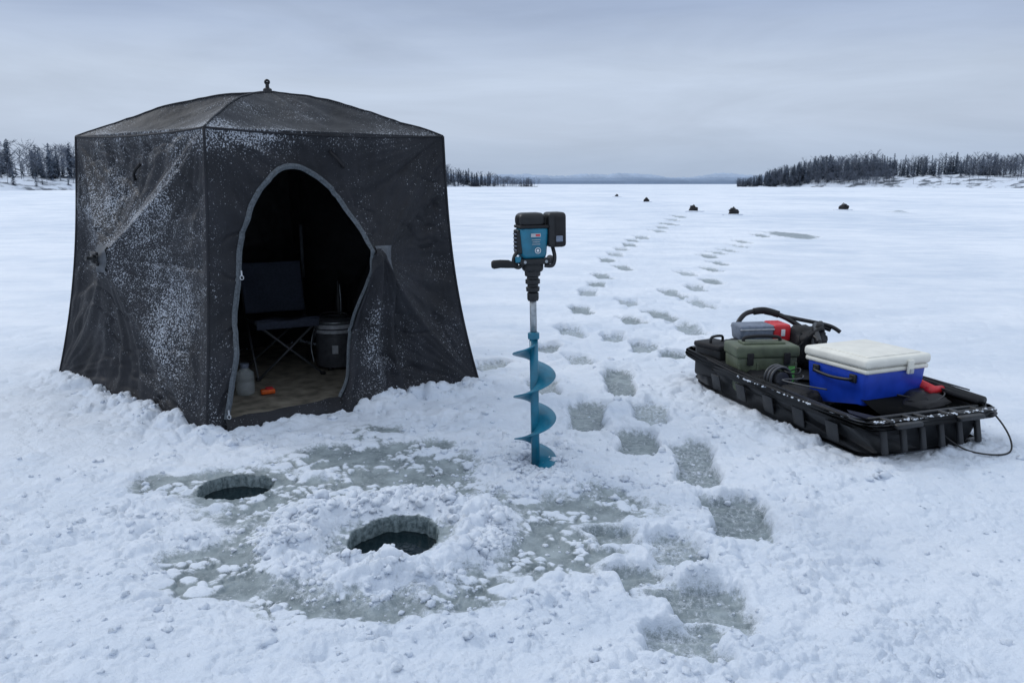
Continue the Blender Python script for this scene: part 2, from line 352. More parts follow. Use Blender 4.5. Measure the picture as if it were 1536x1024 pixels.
for (cx,cy,a,b2),z in zip(HOLES,(-.065,-.070)):
    V=[(0,0,0)]+[((a+.05)*math.cos(t),(b2+.05)*math.sin(t),0) for t in np.linspace(0,2*math.pi,48,endpoint=False)]
    mobj('ice_hole_water',V,[(0,1+k,1+(k+1)%48) for k in range(48)],M['water'],loc=(cx,cy,z),smooth=False)
def ico(sub):
    bm=bmesh.new(); bmesh.ops.create_icosphere(bm,subdivisions=sub,radius=1); v=np.array([q.co[:] for q in bm.verts]); f=np.array([[w.index for w in q.verts] for q in bm.faces]); bm.free(); return v,f
iv,ifc=ico(2)
protos=[]
for k in range(14):
    v=iv.copy(); n=fbm(v[:,0]*1.9+k*3,v[:,1]*1.9+v[:,2]*2.3,3,k); v=v*(1+1.1*n[:,None]); v[:,2]*=.7; v[:,0]*=random.uniform(.8,1.3); protos.append(v)
NCD=150000
cand_x=rng.uniform(-3.2,3.4,NCD); cand_y=1.9+rng.uniform(0,1,NCD)**1.3*5.5
ch,cw=terrain(cand_x,cand_y)
r_h=np.hypot(cand_x+.508,cand_y-3.233); r_a=np.hypot(cand_x-AUG[0],cand_y-AUG[1]+.12)
dens=.03+.95*np.exp(-((r_h-.39)/.17)**2)+1.0*np.exp(-(r_a/.38)**2)+.22*np.exp(-(((cand_x+.3)/1.7)**2+((cand_y-3.6)/1.3)**2)**2)
ddt=np.minimum(segd(cand_x,cand_y,N0,R0)[0],segd(cand_x,cand_y,N0,L0)[0]); dens=dens+.4*np.exp(-(ddt/.16)**2)
cl=fbm(cand_x*3.5,cand_y*3.5,3,90); dens=dens*np.clip(.35+2.2*cl,0.03,1.6)*(1-.35*np.clip(cw,0,1))
ok=(rng.uniform(0,1,NCD)<dens*.5)&(ch>-.06)&(cw<1.1)&~(inside(cand_x,cand_y,[N0,R0,B0,L0])&(ddt>.03))
cx_=cand_x[ok];cy_=cand_y[ok];cz=ch[ok]; cwk=cw[ok]; nC=len(cx_)
boost=1+.45*np.exp(-((np.hypot(cx_+.508,cy_-3.233)-.39)/.16)**2)
size=np.clip(rng.lognormal(math.log(.0068),.62,nC)*boost,.0028,.032)*(1-.40*np.clip(cwk,0,1))
VV=[];FF=[];off=0
def addchunk(x_,y_,z_,s_,i):
    global off
    v=protos[i%14]; a=rng.uniform(0,6.28); c,s=math.cos(a),math.sin(a)
    w=np.empty_like(v); w[:,0]=v[:,0]*c-v[:,1]*s; w[:,1]=v[:,0]*s+v[:,1]*c; w[:,2]=v[:,2]
    VV.append(w*s_+np.array((x_,y_,z_+s_*.12))); FF.append(ifc+off); off+=len(v)
for i in range(nC): addchunk(cx_[i],cy_[i],cz[i],size[i],i)
def sp(x,y,z=0): return (SL0[0]+x*sx[0]+y*sy[0],SL0[1]+x*sx[1]+y*sy[1],z)
for i in range(170):
    if i<100: p=sp(rng.uniform(.0,.03),rng.uniform(.1,1.2),.226)
    else: p=sp(rng.uniform(.05,.95),rng.uniform(.0,.03),.226)
    addchunk(p[0],p[1],p[2],rng.uniform(.003,.010),i)
ta=rng.uniform(0,6.28,160); ra=rng.uniform(.03,.17,160); bx_=AUG[0]+ra*np.cos(ta); by_=AUG[1]+ra*np.sin(ta)-.02; bz_,_w=terrain(bx_,by_)
for i in range(160): addchunk(bx_[i],by_[i],bz_[i]+.004,rng.uniform(.006,.020),i)
VV=np.concatenate(VV);FF=np.concatenate(FF)
def trimesh(name,V,F,mats,mi=None,smooth=False,parent=None):
    me=bpy.data.meshes.new(name); me.vertices.add(len(V)); me.vertices.foreach_set('co',V.astype(np.float32).ravel())
    me.loops.add(F.size); me.loops.foreach_set('vertex_index',F.ravel().astype(np.int32))
    me.polygons.add(len(F)); me.polygons.foreach_set('loop_start',(np.arange(len(F))*3).astype(np.int32))
    if mi is not None: me.polygons.foreach_set('material_index',mi.astype(np.int32))
    me.polygons.foreach_set('use_smooth',np.full(len(F),smooth)); me.update(calc_edges=True)
    for q in mats: me.materials.append(q)
    o=bpy.data.objects.new(name,me); sc.collection.objects.link(o)
    if parent: o.parent=parent
    return o
crumb=trimesh('snow_chunks',VV,FF,[M['snow']],smooth=True)
print('chunks',nC,'ground',len(rows),len(cols))
# ------------------------------------------------------------------ TENT
tent=empty('ice_fishing_tent',tuple(TC))
def wallfn(A,B,C,Dd,a0,b0,bulge,seed,ex_=1.45):
    nrm=np.cross((B-A),(C-A)); nrm=nrm/np.linalg.norm(nrm)
    mid=(A+B)/2-TC
    if np.dot(nrm[:2],mid[:2])<0: nrm=-nrm
    def P(a,b2):
        a=np.asarray(a,float);b2=np.asarray(b2,float)
        ea=A[None]*(1-b2.reshape(-1,1))+C[None]*b2.reshape(-1,1); eb=B[None]*(1-b2.reshape(-1,1))+Dd[None]*b2.reshape(-1,1)
        pull=.065*np.sin(np.pi*b2.reshape(-1,1)**.9)
        ia=(TC-A)*np.array((1,1,0)); ia/=np.linalg.norm(ia); ib=(TC-B)*np.array((1,1,0)); ib/=np.linalg.norm(ib)
        ea=ea+ia*pull; eb=eb+ib*pull
        q=ea*(1-a.reshape(-1,1))+eb*a.reshape(-1,1)
        am,bb=a.reshape(-1),b2.reshape(-1)
        m=np.maximum(np.abs(am-a0)/np.where(am<a0,a0,1-a0),np.abs(bb-b0)/np.where(bb<b0,b0,1-b0))
        mi_=np.minimum(np.abs(am-a0)/np.where(am<a0,a0,1-a0),np.abs(bb-b0)/np.where(bb<b0,b0,1-b0))
        m=np.clip(m,0,1); ef=np.clip((1-m)*9,0,1)
        r=np.hypot(am-a0,bb-b0); an=np.arctan2(bb-b0,am-a0)
        rel=mi_/np.maximum(m,1e-5)
        w=-.080*(1-rel**1.6)*np.sin(np.pi*np.clip(m,0,1))
        w=w+pn(an*3.2+3,r*1.1,seed)*.028*np.clip(r*3,0,1)+pn(an*9,r*2,seed+1)*.018*np.clip(r*3,0,1)
        for (ca,cb) in ((0,0),(1,0),(0,1),(1,1)):
            rc=np.hypot(am-ca,bb-cb); ac=np.arctan2(bb-cb,am-ca)
            w=w+pn(ac*7,rc*2,seed+5+ca+2*cb)*.11*rc*np.exp(-(rc/.34)**2)+pn(ac*17,rc*2,seed+25+ca+2*cb)*.060*rc*np.exp(-(rc/.32)**2)
        w=w+.012*fbm(am*4,bb*7,4,seed+9)
        cr=fbm(am*3+bb*2,bb*5-am*2,3,seed+41); w=w-.014*np.exp(-(cr/.05)**2)*np.clip(.5+pn(am*3,bb*3,seed+50)*2,0,1)
        w=w+.020*pn(am*14,bb*1.5,seed+13)*np.clip(1-bb*3.2,0,1)
        k=bulge*(1-m)**ex_+w*ef
        return q+nrm[None]*k[:,None]
    return P,nrm
def wall(name,Pf,mat,frostf,n=170,hole=None):
    a=np.linspace(0,1,n);b2=np.linspace(0,1,n);A,B=np.meshgrid(a,b2,indexing='ij')
    P=Pf(A.ravel(),B.ravel()).reshape(n,n,3); fr=frostf(A,B)
    mask=None
    if hole is not None:
        ac=(A[:-1,:-1]+A[1:,1:])/2;bc=(B[:-1,:-1]+B[1:,1:])/2
        mask=np.zeros(ac.shape,bool); h=hole; k=len(h)
        for i in range(k):
            x1,y1=h[i];x2,y2=h[(i+1)%k]
            c=((y1>bc)!=(y2>bc))&(ac<(x2-x1)*(bc-y1)/((y2-y1)+1e-12)+x1); mask^=c
    return gridobj(name,P-TC,mat,tent,attr=fr,mask=mask)
PRf,nR=wallfn(N0,R0,N1,R1,.62,.55,.16,100)
PLf,nL=wallfn(N0,L0,N1,L1,.54,.54,.20,120)
PBf,_=wallfn(R0,B0,R1,B1,.5,.52,.12,140)
PCf,_=wallfn(L0,B0,L1,B1,.5,.52,.12,160)
door=[(.06,.052),(.078,.2),(.09,.38),(.108,.55),(.13,.68),(.165,.77),(.21,.835),(.27,.875),(.34,.88),(.41,.855),(.48,.80),(.54,.70),(.572,.62),(.58,.55),(.555,.45),(.52,.35),(.50,.23),(.48,.12),(.44,.052)]
dsm=[(p.x,p.y) for p in smoothpts([(a,b,0) for a,b in door],8)]
def gauss(A,B,a,b,s,t): return np.exp(-((A-a)/s)**2-((B-b)/t)**2)
frR=lambda A,B: np.clip(.20+.8*gauss(A,B,.0,.99,.35,.07)+.4*gauss(A,B,.5,.97,.4,.04)+.35*gauss(A,B,.7,.2,.2,.2)+.35*gauss(A,B,.02,.3,.06,.5),0,1)
frL=lambda A,B: np.clip(.32+.70*gauss(A,B,.22,.38,.22,.32)+.7*gauss(A,B,.75,.72,.26,.22)+.45*np.exp(-((B-(1-.85*A))/.08)**2)*(A<.6)+.6*gauss(A,B,.3,1.,.5,.06)-.25*gauss(A,B,.9,.15,.2,.2)-.25*gauss(A,B,.5,.06,.4,.10),0,1)
wall('front_wall',PRf,M['tent'],frR,n=260,hole=dsm)
wall('side_wall',PLf,M['tent'],frL,n=200)
wall('back_wall_right',PBf,M['liner'],lambda A,B:A*0,n=90)
wall('back_wall_left',PCf,M['liner'],lambda A,B:A*0,n=90)
n=181; p_=np.linspace(-1,1,n); Pq,Qq=np.meshgrid(p_,p_,indexing='ij')
u_=(Pq+1)/2; v_=(Qq+1)/2
base=(N1[None,None]*((1-u_)*(1-v_))[...,None]+R1[None,None]*(u_*(1-v_))[...,None]+L1[None,None]*((1-u_)*v_)[...,None]+B1[None,None]*(u_*v_)[...,None])
m_=np.maximum(np.abs(Pq),np.abs(Qq)); mn=np.minimum(np.abs(Pq),np.abs(Qq)); rr_=mn/np.maximum(m_,1e-6)
ctr=base[n//2,n//2]
hgt=(1-m_**1.6); sag=(1-rr_**2)*.065*np.sin(np.pi*np.clip(m_,0,1)**1.2)+ (1-rr_**2)*.024*m_**3
roof=base.copy(); roof[...,2]+=hgt*(PEAK[2]-ctr[2])-sag
roof[...,0]+=(1-m_)*(PEAK[0]-ctr[0]); roof[...,1]+=(1-m_)*(PEAK[1]-ctr[1])
an=np.arctan2(Qq,Pq); roof[...,2]+=.030*pn(an*4,m_*1.5,33)*m_*(1-m_)*3+.016*fbm(Pq*4,Qq*4,4,34)*np.clip((1-m_)*6,0,1)
froof=np.clip(.25+.6*fbm(Pq*2,Qq*2,3,66)+.5*np.exp(-((m_-.95)/.09)**2),0,1)
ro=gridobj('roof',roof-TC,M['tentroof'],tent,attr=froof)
def seam(name,pts,r,mat=None): return tube(name,[tuple(np.array(q)-TC) for q in pts],r,mat or M['tent'],tent,seg=8)
bb=np.linspace(0,1,30)
for nm,Pf,aa in (('corner_seam_near',PRf,0),('corner_seam_right',PRf,1),('corner_seam_left',PLf,1)):
    seam(nm,Pf(np.full(30,aa),bb),.009)
for nm,i,j in (('eave_front',slice(None),0),('eave_side',0,slice(None))):
    e=roof[i,j].copy(); seam(nm,e[::4],.007)
for nm,A_,B_ in (('roof_seam_a',0,0),('roof_seam_b',n-1,0),('roof_seam_c',0,n-1)):
    pts=[roof[int(round(A_+(n//2-A_)*t)),int(round(B_+(n//2-B_)*t))]+np.array((0,0,.003)) for t in np.linspace(0,1,30)]
    seam(nm,pts,.006,M['tentroof'])
da=np.array(dsm); zp=PRf(da[:,0],da[:,1])+nR*.006
V=[];F=[]; N_=len(zp)
for i in range(N_):
    t=zp[min(i+1,N_-1)]-zp[max(i-1,0)]; t/=np.linalg.norm(t); s_=np.cross(t,nR)
    w=.018
    for kk,(o1,o2) in enumerate(((-w,0),(-w*.5,.006),(-.004,.007),(0,.014),(.004,.007),(w*.5,.006),(w,0))):
        V.append(zp[i]+s_*o1+nR*o2-TC)
for i in range(N_-1):
    for k in range(6): F.append((i*7+k,i*7+k+1,(i+1)*7+k+1,(i+1)*7+k))
mobj('door_zipper',V,F,M['zip'],tent)
t=np.linspace(0,1,40)
sl=PRf(.055+.39*t,np.full(40,.055))+nR*.01; sb=PRf(.055+.39*t,np.full(40,0.))+nR*.03
G=np.stack([sl*(1-k)+sb*k+nR*(.02*math.sin(k*3.1)) for k in np.linspace(0,1,8)],0); gridobj('door_sill',G-TC,M['tent'],tent,attr=np.full(G.shape[:2],.1))
nb=90; na=60; fl=np.zeros((nb,na,3))
bs=np.linspace(.585,-.0,nb)
left=np.interp(bs,[0,.052,.12,.23,.35,.45,.55,.585],[.425,.44,.475,.495,.515,.55,.575,.60])
right=np.interp(bs,[0,.2,.42,.50,.55,.585],[.665,.675,.675,.66,.635,.62])
for i in range(nb):
    s_=np.linspace(0,1,na); q=PRf(left[i]+(right[i]-left[i])*s_,np.full(na,bs[i]))
    dn=min(1,(0.585-bs[i])/.25)
    off_=.02+.060*dn*np.sin(np.pi*np.clip(s_,0,1)**.8)+.030*dn*np.sin(s_*13+bs[i]*5+.8*math.sin(bs[i]*9))+.018*dn*pn(s_*5,np.full(na,bs[i]*5),44)
    fl[i]=q+nR[None]*off_[:,None]
FA=np.clip(.25+.7*np.exp(-((np.linspace(0,1,na)[None]-.45)/.35)**2)*np.exp(-((bs[:,None]-.22)/.16)**2),0,1)*np.ones((nb,na))
gridobj('door_flap',fl-TC,M['tent'],tent,attr=FA)
def patchq(name,Pf,nr,a,b,da_,db,off_,mat):
    aa=np.linspace(a-da_,a+da_,8);b3=np.linspace(b-db,b+db,8);A,B=np.meshgrid(aa,b3,indexing='ij')
    G=Pf(A.ravel(),B.ravel()).reshape(8,8,3)+nr*off_; return gridobj(name,G-TC,mat,tent,attr=np.full((8,8),.2))
patchq('hub_patch_front',PRf,nR,.635,.55,.035,.045,.012,M['pad'])
patchq('hub_patch_side',PLf,nL,.54,.54,.04,.05,.012,M['pad'])
hc=PLf(np.array([.54]),np.array([.54]))[0]+nL*.02-TC
lathe('hub_knob',[(.0,0),(.03,0),(.028,.02),(.012,.028),(.012,.05),(.02,.055),(0.0,.06)],M['black'],tent,tuple(hc),rot=(rad(80),0,math.atan2(nL[1],nL[0])+math.pi/2),seg=16)
for k in (-.035,.035):
    c_=hc+np.array((0,0,k)); box('hub_strap',(.02,.10,.022),tuple(c_),M['black'],tent,(0,0,math.atan2(nL[1],nL[0])),.004)
for nm,Pf,nr,a,b in (('anchor_loop_front',PRf,nR,.50,.915),('anchor_loop_side',PLf,nL,.5,.87)):
    p=Pf(np.array([a-.025,a,a+.03]),np.array([b+.02,b-.01,b-.035])); p=p+nr*np.array([[.005],[.03],[.005]])-TC
    tube(nm,[tuple(q) for q in p],.010,M['blackr'],tent,sm=5)
for a,b in ((.11,.53),(.062,.075)):
    c_=PRf(np.array([a]),np.array([b]))[0]+nR*.03-TC
    box('zipper_pull',(.010,.006,.036),tuple(c_),M['lgrey'],tent,(0,0,.7),.003); tube('zipper_ring',[tuple(c_+np.array((.011*math.cos(t),0,-.026+.013*math.sin(t)))) for t in np.linspace(0,6.28,14)],.003,M['lgrey'],tent,seg=6)
pk=PEAK-TC
lathe('peak_hub',[(.0,-.01),(.035,-.01),(.03,.02),(.014,.03),(.012,.06),(.018,.065),(.0,.07)],M['black'],tent,tuple(pk),seg=16)
tube('peak_loop',[tuple(pk+np.array((.013*math.cos(t),0,.068+.013*math.sin(t)))) for t in np.linspace(-1.4,4.8,16)],.009,M['black'],tent,seg=6)
G=np.zeros((20,20,3))
for i,u in enumerate(np.linspace(.02,.98,20)):
    for j,v in enumerate(np.linspace(.02,.98,20)):
        G[i,j]=N0*(1-u)*(1-v)+R0*u*(1-v)+L0*(1-u)*v+B0*u*v; G[i,j,2]=.0+.006*math.sin(i*1.3)*math.cos(j*1.7)
gridobj('tent_floor',G-TC,M['floor'],tent)
w1=np.array((-1.82,6.95,.7))
tube('interior_pole',[tuple(w1-TC),tuple(w1+np.array((0,0,.45))-TC)],.014,M['pad'],tent)
# ------------------------------------------------------------------ camp chair
ch=empty('folding_camp_chair',(-1.86,6.36,0),rad(28))
def seatpatch(name,c,mat,sagz,nrm=(0,0,1)):
    c=[np.array(q,float) for q in c]; G=np.zeros((16,16,3))
    for i,u in enumerate(np.linspace(0,1,16)):
        for j,v in enumerate(np.linspace(0,1,16)):
            G[i,j]=c[0]*(1-u)*(1-v)+c[1]*u*(1-v)+c[3]*(1-u)*v+c[2]*u*v+np.array(nrm)*(-sagz*math.sin(math.pi*u)*math.sin(math.pi*v)**.6+.01*math.sin(u*9+v*4))
    o=gridobj(name,G,mat,ch); mo=o.modifiers.new('s','SOLIDIFY'); mo.thickness=.012; return o
seatpatch('seat',[(-.25,-.24,.45),(.25,-.24,.45),(.24,.2,.40),(-.24,.2,.40)],M['navy'],.06)
seatpatch('backrest',[(-.24,.20,.46),(.24,.20,.46),(.25,.33,.86),(-.25,.33,.86)],M['navy'],.06,(0,-1,0))
box('seat_front_apron',(.48,.012,.06),(0,-.25,.425),M['navy'],ch,bevel=.004)
for nm,a,b2 in (('leg_front_x1',(-.25,-.26,0.01),(.25,-.24,.45)),('leg_front_x2',(.25,-.26,.01),(-.25,-.24,.45)),('leg_back_x1',(-.25,.26,.01),(.24,.2,.42)),('leg_back_x2',(.25,.26,.01),(-.24,.2,.42)),('leg_side_l1',(-.25,-.26,.01),(-.24,.2,.42)),('leg_side_r2',(.25,.26,.01),(.25,-.24,.45)),('back_post_l',(-.24,.2,.38),(-.25,.33,.87)),('back_post_r',(.24,.2,.38),(.25,.33,.87))):
    tube(nm,[a,b2],.0085,M['dgrey'] if 'leg' in nm else M['black'],ch)
for x_ in (-.25,.25):
    for y_ in (-.26,.26): box('foot',(.04,.04,.02),(x_,y_,.012),M['black'],ch,bevel=.006)
hb=empty('heater_drum',(-1.46,6.50,0))
lathe('drum_body',[(.13,.02),(.155,.03),(.16,.05),(.16,.28),(.165,.285),(.165,.30),(.158,.305)],M['dgrey'],hb)
lathe('drum_band',[(.158,.305),(.168,.31),(.168,.375),(.16,.38)],M['lgrey'],hb)
lathe('drum_band_seam',[(.166,.335),(.171,.337),(.171,.345),(.166,.347)],M['black'],hb)
lathe('drum_lid',[(.16,.38),(.172,.385),(.172,.405),(.15,.42),(.10,.425),(.09,.415),(.0,.415)],M['dgrey'],hb)
tube('drum_lid_rim',[(.168*math.cos(t),.168*math.sin(t),.398) for t in np.linspace(0,6.2832,40)],.008,M['steel'],hb,seg=8)
tube('drum_handle',[(-.12,-.02,.42),(-.10,-.03,.455),(0,-.03,.468),(.10,-.03,.455),(.12,-.02,.42)],.007,M['black'],hb,sm=5)
for k in range(3): a=k*2.1+.3; box('drum_foot',(.03,.03,.03),(.12*math.cos(a),.12*math.sin(a),.012),M['black'],hb,bevel=.004)
box('drum_label',(.05,.004,.07),(.03,-.161,.18),M['lgrey'],hb,bevel=.002)
tube('drum_wire',[(-.16,-.02,.36),(-.19,-.06,.2),(-.16,-.1,.06)],.004,M['steel'],hb,sm=6)
fl2=empty('thermos_bottle',(-1.50,6.85,0)); lathe('bottle',[(.0,0.),(.045,0.0),(.045,.5),(.03,.56),(.018,.60),(.018,.68),(0,.69)],M['black'],fl2,seg=20)
tube('bottle_strap',[(.02,-.04,.3),(.03,-.05,.5),(.02,-.03,.66)],.006,M['steel'],fl2,sm=4)
jug=empty('clear_water_jug',(-1.93,5.62,0)); lathe('jug',[(.0,.005),(.06,.005),(.066,.02),(.066,.09),(.060,.10),(.066,.11),(.064,.16),(.03,.19),(.028,.20),(0,.20)],M['clear'],jug,seg=24)
lathe('jug_cap',[(.03,.20),(.032,.205),(.032,.228),(.0,.23)],M['grey'],jug,seg=20)
og=empty('orange_lure_box',(-1.77,5.62,0)); box('box_body',(.10,.045,.035),(0,0,.022),M['orange'],og,(0,0,.5),.008); box('box_lid',(.05,.047,.012),(.01,0.004,.046),M['red'],og,(0,0,.5),.004)
# ------------------------------------------------------------------ AUGER
au=empty('cordless_ice_auger',(AUG[0],AUG[1],0)); au.rotation_euler=(0,rad(-1.2),0)
tube('flight_core',[(0,0,-.06),(0,0,.715)],.0225,M['teal'],au,seg=20)
lathe('core_collar',[(.0225,.70),(.03,.705),(.03,.735),(.02,.74)],M['teal'],au,seg=20)
V=[];F=[];K=260;z0,z1=-.05,.70;pitch=.232
for i in range(K+1):
    t=i/K; z=z0+(z1-z0)*t; th=rad(-60)+2*math.pi*(z-z1)/pitch
    Ro=.114*min(1,(1-t)*14+.35); c,s=math.cos(th),math.sin(th)
    for r,dz in ((.018,.004),(.07,.005),(Ro-.003,.006),(Ro,.002),(Ro-.003,-.002),(.07,-.001),(.018,-.004)):
        r=min(r,Ro); V.append((r*c,r*s,z+dz))
for i in range(K):
    for k in range(6): F.append((i*7+k,i*7+k+1,(i+1)*7+k+1,(i+1)*7+k))
ho=mobj('helical_flighting',V,F,M['teal'],au)
tube('drive_shaft',[(0,0,.70),(0,0,.95)],.0175,M['steel'],au,seg=20)
lathe('chuck',[(.0,.90),(.026,.905),(.030,.915),(.030,.945),(.024,.95),(.034,.955),(.036,.975),(.028,.98),(.028,.99),(.038,.995),(.038,1.015),(.03,1.02),(.03,1.03),(.040,1.035),(.042,1.07),(.045,1.10),(.0,1.10)],M['black'],au,seg=28)
hd=empty('power_head',(0,0,0),rad(12)); hd.parent=au
box('motor_housing',(.150,.15,.165),(-.002,0,1.205),M['teal'],hd,bevel=.026,seg=4,taper=.86)
box('housing_top',(.138,.14,.075),(-.010,0,1.318),M['black'],hd,bevel=.03,seg=4)
box('housing_top_band',(.150,.152,.016),(-.004,0,1.286),M['blackr'],hd,bevel=.007)
box('side_vent_panel',(.030,.10,.12),(-.073,-.005,1.212),M['black'],hd,bevel=.008)
for k in range(5): box('vent_slot',(.006,.07,.006),(-.090,-.005,1.17+k*.02),M['grey'],hd,bevel=.002)
box('battery_pack',(.095,.135,.175),(.115,-.01,1.268),M['black'],hd,bevel=.02,seg=4)
box('battery_shell',(.060,.115,.155),(.128,-.028,1.262),M['blackr'],hd,bevel=.012)
box('battery_latch',(.035,.01,.03),(.12,-.090,1.225),M['grey'],hd,bevel=.004)
box('label_panel',(.05,.003,.018),(.002,-.0755,1.245),M['lgrey'],hd,bevel=.001)
box('label_text_red',(.022,.003,.009),(.012,-.0775,1.245),M['red'],hd,bevel=.001)
for k,(w_,z_) in enumerate(((.045,1.222),(.038,1.211),(.042,1.200))): box('label_line',(w_,.003,.003),(.003,-.0755,z_),M['lgrey'],hd,bevel=.001)
tube('badge_ring',[(.012+.014*math.cos(t),-.073,1.168+.014*math.sin(t)) for t in np.linspace(0,6.28,20)],.002,M['label'],hd,seg=6)
box('badge',(.012,.003,.012),(.012,-.074,1.168),M['label'],hd,rot=(0,rad(45),0),bevel=.001)
box('gearbox_plate',(.165,.14,.03),(.0,0,1.112),M['black'],hd,bevel=.01)
box('gearbox_hub',(.10,.10,.06),(.0,0,1.085),M['black'],hd,bevel=.02)
tube('bracket_left',[(-.06,-.04,1.10),(-.085,-.05,1.085),(-.11,-.05,1.10),(-.10,-.04,1.145),(-.07,-.03,1.17)],.010,M['black'],hd,sm=6)
tube('bracket_right',[(.05,-.05,1.09),(.09,-.06,1.09),(.105,-.05,1.13),(.10,-.03,1.18)],.010,M['black'],hd,sm=6)
tube('left_grip',[(-.09,-.05,1.093),(-.12,-.055,1.10),(-.14,-.058,1.105),(-.18,-.062,1.108),(-.215,-.066,1.106),(-.225,-.066,1.106)],[.012,.017,.021,.021,.022,.016],M['blackr'],hd,seg=14)
tube('right_grip',[(.09,.05,1.10),(.12,.09,1.10),(.14,.16,1.10),(.145,.20,1.10)],[.012,.018,.02,.02],M['blackr'],hd,seg=14)
box('switch_clip',(.03,.02,.03),(-.088,-.058,1.125),M['teal'],hd,bevel=.006)
for x_ in (-.055,.055): lathe('bolt',[(0,0),(.008,0),(.008,.006),(0,.006)],M['steel'],hd,(x_,-.07,1.112),(rad(90),0,0),seg=8)
# ------------------------------------------------------------------ SLED
sd=empty('gear_sled',(SL0[0],SL0[1],0),SA)
def rring(ins,z,n=128):
    W,L=SW,SLN; r=max(.13-ins*.5,.03); pts=[]
    cor=[(W-ins-r,ins+r,-90),(W-ins-r,L-ins-r,0),(ins+r,L-ins-r,90),(ins+r,ins+r,180)]
    for cx,cy,a0 in cor:
        for k in range(n//4):
            a=rad(a0+90*k/(n//4-1)); pts.append([cx+r*math.cos(a),cy+r*math.sin(a),z])
    out=[]
    for i,p in enumerate(pts):
        q=pts[(i+1)%len(pts)]; out.append(p)
        if math.dist(p,q)>.3:
            for k in range(1,16): out.append([p[j]+(q[j]-p[j])*k/16 for j in range(3)])
    for p in out:
        t=p[1]/L; p[0]=W/2+(p[0]-W/2)*(1-.20*max(0,t-.25)**1.3)
        p[2]+=(.05*max(0,t-.4)**2*2.4)*(z/.22) + (.16*max(0,t-.85)**1.3*3)*(1-z/.22)
        p[2]+=.004*math.sin(p[1]*7)*(z>.1)
    return out
prof=[(.34,.006),(.10,.0),(.080,.008),(.064,.035),(.035,.175),(.026,.188),(-.012,.186),(-.018,.196),(-.014,.216),(.0,.226),(.03,.226),(.045,.216),(.055,.18),(.09,.05),(.11,.035),(.34,.035)]
V=[];F=[];rings=[rring(i,z) for i,z in prof]; NR=len(rings[0])
for r in rings: V+=r
for i in range(len(rings)-1):
    for k in range(NR): a=i*NR+k;b2=i*NR+(k+1)%NR; F.append((a,b2,b2+NR,a+NR))
F.append(tuple(range(NR-1,-1,-1))); F.append(tuple((len(rings)-1)*NR+k for k in range(NR)))
mobj('tub',V,F,M['sled'],sd)
for k in range(6):
    x_=.16+k*.136; box('rear_rib',(.035,.03,.14),(x_,.028,.108),M['sled'],sd,(rad(-13),0,0),.01)
for k in range(5):
    y_=.30+k*.30; box('side_rib_left',(.010,.10,.12),(.046+.010*k*.5,y_,.105),M['sled'],sd,(0,rad(-13),0),.005)
for x_ in (.27,.72): box('rear_grip',(.18,.05,.028),(x_,-.018,.208),M['sled'],sd,bevel=.01)
for x_ in (.18,.34,.42,.60,.68,.84): box('rear_slot_bar',(.03,.09,.02),(x_,.045,.224),M['sled'],sd,bevel=.006)
box('rear_cross_bar',(.80,.025,.022),(.5,.095,.224),M['sled'],sd,bevel=.008)
tube('rim_groove',[(.012,.15,.232),(.012,1.0,.236),(.05,1.6,.256)],.006,M['blackr'],sd,sm=8)
tube('tow_cord',[(.85,.42,.28),(.92,.22,.26),(.955,.06,.21),(.945,-.08,.11),(.88,-.16,.035),(.77,-.14,.02),(.68,-.04,.03),(.60,.05,.10)],.005,M['black'],sd,sm=12,seg=8)
tube('tow_cord_b',[(.55,.35,.26),(.7,.22,.245),(.85,.28,.26),(.95,.45,.23)],.005,M['black'],sd,sm=10,seg=8)
# ---------------- cooler
co=empty('cooler_box',sp(.59,.66,.045),SA+rad(4))
box('cooler_body',(.505,.49,.365),(0,0,.18),M['blue'],co,bevel=.03,seg=5,taper=.90)
box('cooler_collar',(.518,.503,.03),(0,0,.354),M['white'],co,bevel=.012)
box('cooler_lid',(.538,.52,.062),(0,0,.402),M['white'],co,bevel=.022,seg=4)
box('lid_top_panel',(.44,.43,.012),(0,0,.4335),M['white'],co,bevel=.005)
box('front_latch',(.05,.016,.085),(.08,-.267,.365),M['white'],co,bevel=.006)
box('latch_tab',(.03,.012,.03),(.08,-.278,.34),M['lgrey'],co,bevel=.004)
box('handle_mount_a',(.02,.05,.05),(-.256,-.15,.30),M['black'],co,bevel=.006); box('handle_mount_b',(.02,.05,.05),(-.256,.15,.30),M['black'],co,bevel=.006)
tube('side_handle',[(-.262,-.15,.30),(-.280,-.13,.292),(-.285,0,.283),(-.280,.13,.292),(-.262,.15,.30)],.010,M['black'],co,sm=5)
for x_ in (-.15,.15): box('hinge',(.06,.02,.03),(x_,.260,.365),M['white'],co,bevel=.005)
# ---------------- olive tackle box
tb=empty('tackle_box',sp(.31,1.34,.07),SA-rad(14))
box('box_body',(.43,.25,.25),(0,0,.135),M['green'],tb,bevel=.018,taper=.93)
box('box_lid',(.45,.27,.085),(0,0,.295),M['green'],tb,bevel=.02)
box('lid_rail',(.30,.12,.02),(0,0,.342),M['green'],tb,bevel=.008)
tube('carry_handle',[(-.13,0,.34),(-.12,0,.375),(0,0,.385),(.12,0,.375),(.13,0,.34)],.012,M['blackr'],tb,sm=5)
for x_ in (-.13,.13): box('latch',(.045,.016,.085),(x_,-.138,.25),M['blackr'],tb,bevel=.006)
for x_ in (-.2,-.07,.07,.2): box('body_rib',(.02,.012,.2),(x_,-.125,.12),M['green'],tb,bevel=.005)
box('green_sticker',(.045,.004,.11),(.17,-.131,.14),M['limegreen'],tb,bevel=.001); box('white_sticker',(.03,.004,.05),(.02,-.131,.13),M['label'],tb,bevel=.001)
